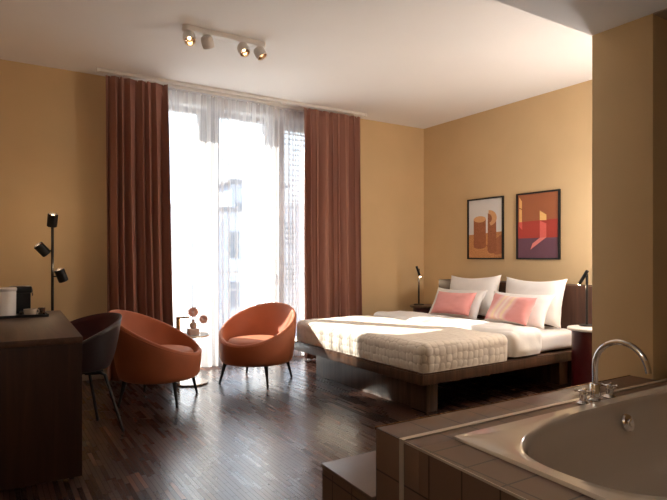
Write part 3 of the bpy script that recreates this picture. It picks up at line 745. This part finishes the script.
tub = thing('bathtub', 'beige drop-in bathtub with oval basin', 'bathtub', (0, 0, 0))
m = MB(); NT_ = 96; e = 2.7
tcx_, tcy_, ta, tb_ = 2.285, .985, .86, .372
def outer(a):
    c, s = math.cos(a), math.sin(a)
    k_ = min(1 / max(abs(c), 1e-9), 1 / max(abs(s), 1e-9))
    X, Y = c * k_, s * k_      # on the unit square
    y = (TY0 + TY1) / 2 + Y * (TY1 - TY0) / 2
    x0 = xt(y); x = x0 + (X + 1) / 2 * (TX1 - x0)
    return x, y
def inner(a, sa=1, sb=1):
    c, s = math.cos(a), math.sin(a)
    r = (abs(c) ** e + abs(s) ** e) ** (-1 / e)
    return tcx_ + ta * sa * r * c, tcy_ + tb_ * sb * r * s
levels = []
zt = ZD + .014
for kind in range(13):
    ring = []
    for i in range(NT_):
        a = 2 * PI * i / NT_
        aa = math.atan2(math.sin(a) * .6, math.cos(a)) if False else a
        ox, oy = outer(aa); ix, iy = inner(aa)
        if kind == 0: p = (ox, oy, ZD + .001)
        elif kind == 1: p = (ox, oy, zt - .004)
        elif kind == 2: p = (ox + (ix - ox) * .03, oy + (iy - oy) * .03, zt)
        elif kind == 3: p = (ox + (ix - ox) * .5, oy + (iy - oy) * .5, zt - .001)
        elif kind == 4: p = (ox + (ix - ox) * .93, oy + (iy - oy) * .93, zt - .002)
        elif kind == 5: p = (*inner(aa, 1, 1), zt - .008)
        elif kind == 6: p = (*inner(aa, .985, .975), zt - .024)
        else:
            q = (kind - 6) / 6
            sa = .985 - .10 * q - (.16 * max(0, q - .6) / .4) ; sb = .975 - .13 * q - .22 * max(0, q - .6) / .4
            if kind == 12: sa, sb = .62, .45
            z = zt - .024 - .38 * (1 - (1 - min(1, q * 1.05)) ** 1.5) 
            p = (*inner(aa, sa, sb), z)
        ring.append(m.bm.verts.new(p))
    levels.append(ring)
for a, b in zip(levels, levels[1:]):
    for i in range(NT_): m.bm.faces.new((a[i], a[(i + 1) % NT_], b[(i + 1) % NT_], b[i]))
m.bm.faces.new(levels[-1])
tb_o = m.build('basin', M['tub'], tub, 50)
ov = MB(); oc = Vector((2.325, 1.318, .452)); od = Vector((0, -1, .28)).normalized()
T = Matrix.Translation(oc) @ od.to_track_quat('Z', 'Y').to_matrix().to_4x4()
ov.lathe([(0, -.012), (.036, -.012), (.038, 0), (.034, .007), (.016, .010), (.015, .018), (0, .019)], 36, M=T)
ov.build('overflow_knob', M['chrome'], tub)
# three-piece tap
tp = thing('bath_tap', 'chrome arched bath tap with two cross handles', 'tap', (2.296, 1.450, ZD))
m = MB().lathe([(0, .001), (.030, .001), (.031, .008), (.024, .014), (.0225, .016), (.0225, .075), (.019, .080), (0, .080)], 32)
m.build('base', M['chrome'], tp)
pts = [(0, 0, .078), (0, 0, .12), (0, 0, .15)]
Rr = .117
for k_ in range(0, 15):
    a = PI - (PI * .93) * k_ / 14
    pts.append((0, -(Rr + Rr * math.cos(a)), .160 + Rr * math.sin(a)))
pts.append((0, pts[-1][1] - .004, pts[-1][2] - .022))
MB().tube(pts, .0125, 18).build('spout', M['chrome'], tp)
for sx in (-.088, .112):
    m = MB().lathe([(0, .001), (.028, .001), (.029, .006), (.020, .012), (.016, .016), (.014, .030), (.017, .036), (.017, .046), (0, .047)], 28, c=(sx, 0, 0))
    valve = m.build('valve_body', M['chrome'], tp)
    m = MB()
    for a in (D(20), D(110)):
        dx, dy = math.cos(a) * .034, math.sin(a) * .034
        m.tube([(sx - dx, -dy, .056), (sx - dx * .6, -dy * .6, .055), (sx + dx * .6, dy * .6, .055), (sx + dx, dy, .056)], [.0085, .005, .005, .0085], 12)
    m.lathe([(0, .047), (.011, .047), (.012, .058), (.008, .064), (0, .065)], 20, c=(sx, 0, 0))
    m.build('cross_handle', M['chrome'], valve)

# ------------------------------------------------------------------ light
w = bpy.data.worlds.new('World'); bpy.context.scene.world = w; w.use_nodes = True
nt = w.node_tree; bg = nt.nodes['Background']
tc = nt.nodes.new('ShaderNodeTexCoord'); sp = nt.nodes.new('ShaderNodeSeparateXYZ'); rp = nt.nodes.new('ShaderNodeValToRGB')
nt.links.new(tc.outputs['Generated'], sp.inputs[0]); nt.links.new(sp.outputs[2], rp.inputs[0]); nt.links.new(rp.outputs[0], bg.inputs[0])
rp.color_ramp.elements[0].color = (.86, .93, 1, 1); rp.color_ramp.elements[1].color = (.50, .70, 1, 1); rp.color_ramp.elements[1].position = .9
bg.inputs[1].default_value = 1.0
S = bpy.data.lights.new('sun', 'SUN'); S.energy = 13; S.angle = math.radians(.8); S.color = (1, .90, .76)
so = bpy.data.objects.new('sun', S); C.objects.link(so); so.location = (0, 9, 6)
so.rotation_euler = (-Vector((.60, -1, -.88))).to_track_quat('Z', 'Y').to_euler()
A_ = bpy.data.lights.new('window_portal', 'AREA'); A_.shape = 'RECTANGLE'; A_.size = WX1 - WX0; A_.size_y = WZ; A_.cycles.is_portal = True
ao = bpy.data.objects.new('window_portal', A_); C.objects.link(ao); ao.location = ((WX0 + WX1) / 2, 5.99, WZ / 2); ao.rotation_euler = (D(-90), 0, 0)

cam = bpy.data.cameras.new('camera'); co = bpy.data.objects.new('camera', cam); C.objects.link(co)
cam.sensor_width = 36; cam.lens = 550 * 36 / 667; cam.shift_y = 7.5 / 667; cam.clip_start = .02; cam.clip_end = 400
co.location = (0, 0, 1.16); co.rotation_euler = (PI / 2, 0, -math.atan(347.5 / 550))
sc = bpy.context.scene; sc.camera = co
sc.view_settings.view_transform = 'Standard'; sc.view_settings.look = 'None'; sc.view_settings.gamma = 1; sc.view_settings.use_curve_mapping = False
sc.view_settings.exposure = 1.74
sc.cycles.use_denoising = True; sc.cycles.max_bounces = 14; sc.cycles.diffuse_bounces = 8; sc.cycles.transparent_max_bounces = 16
sc.cycles.transmission_bounces = 10; sc.cycles.sample_clamp_indirect = 8; sc.cycles.caustics_reflective = False; sc.cycles.caustics_refractive = False
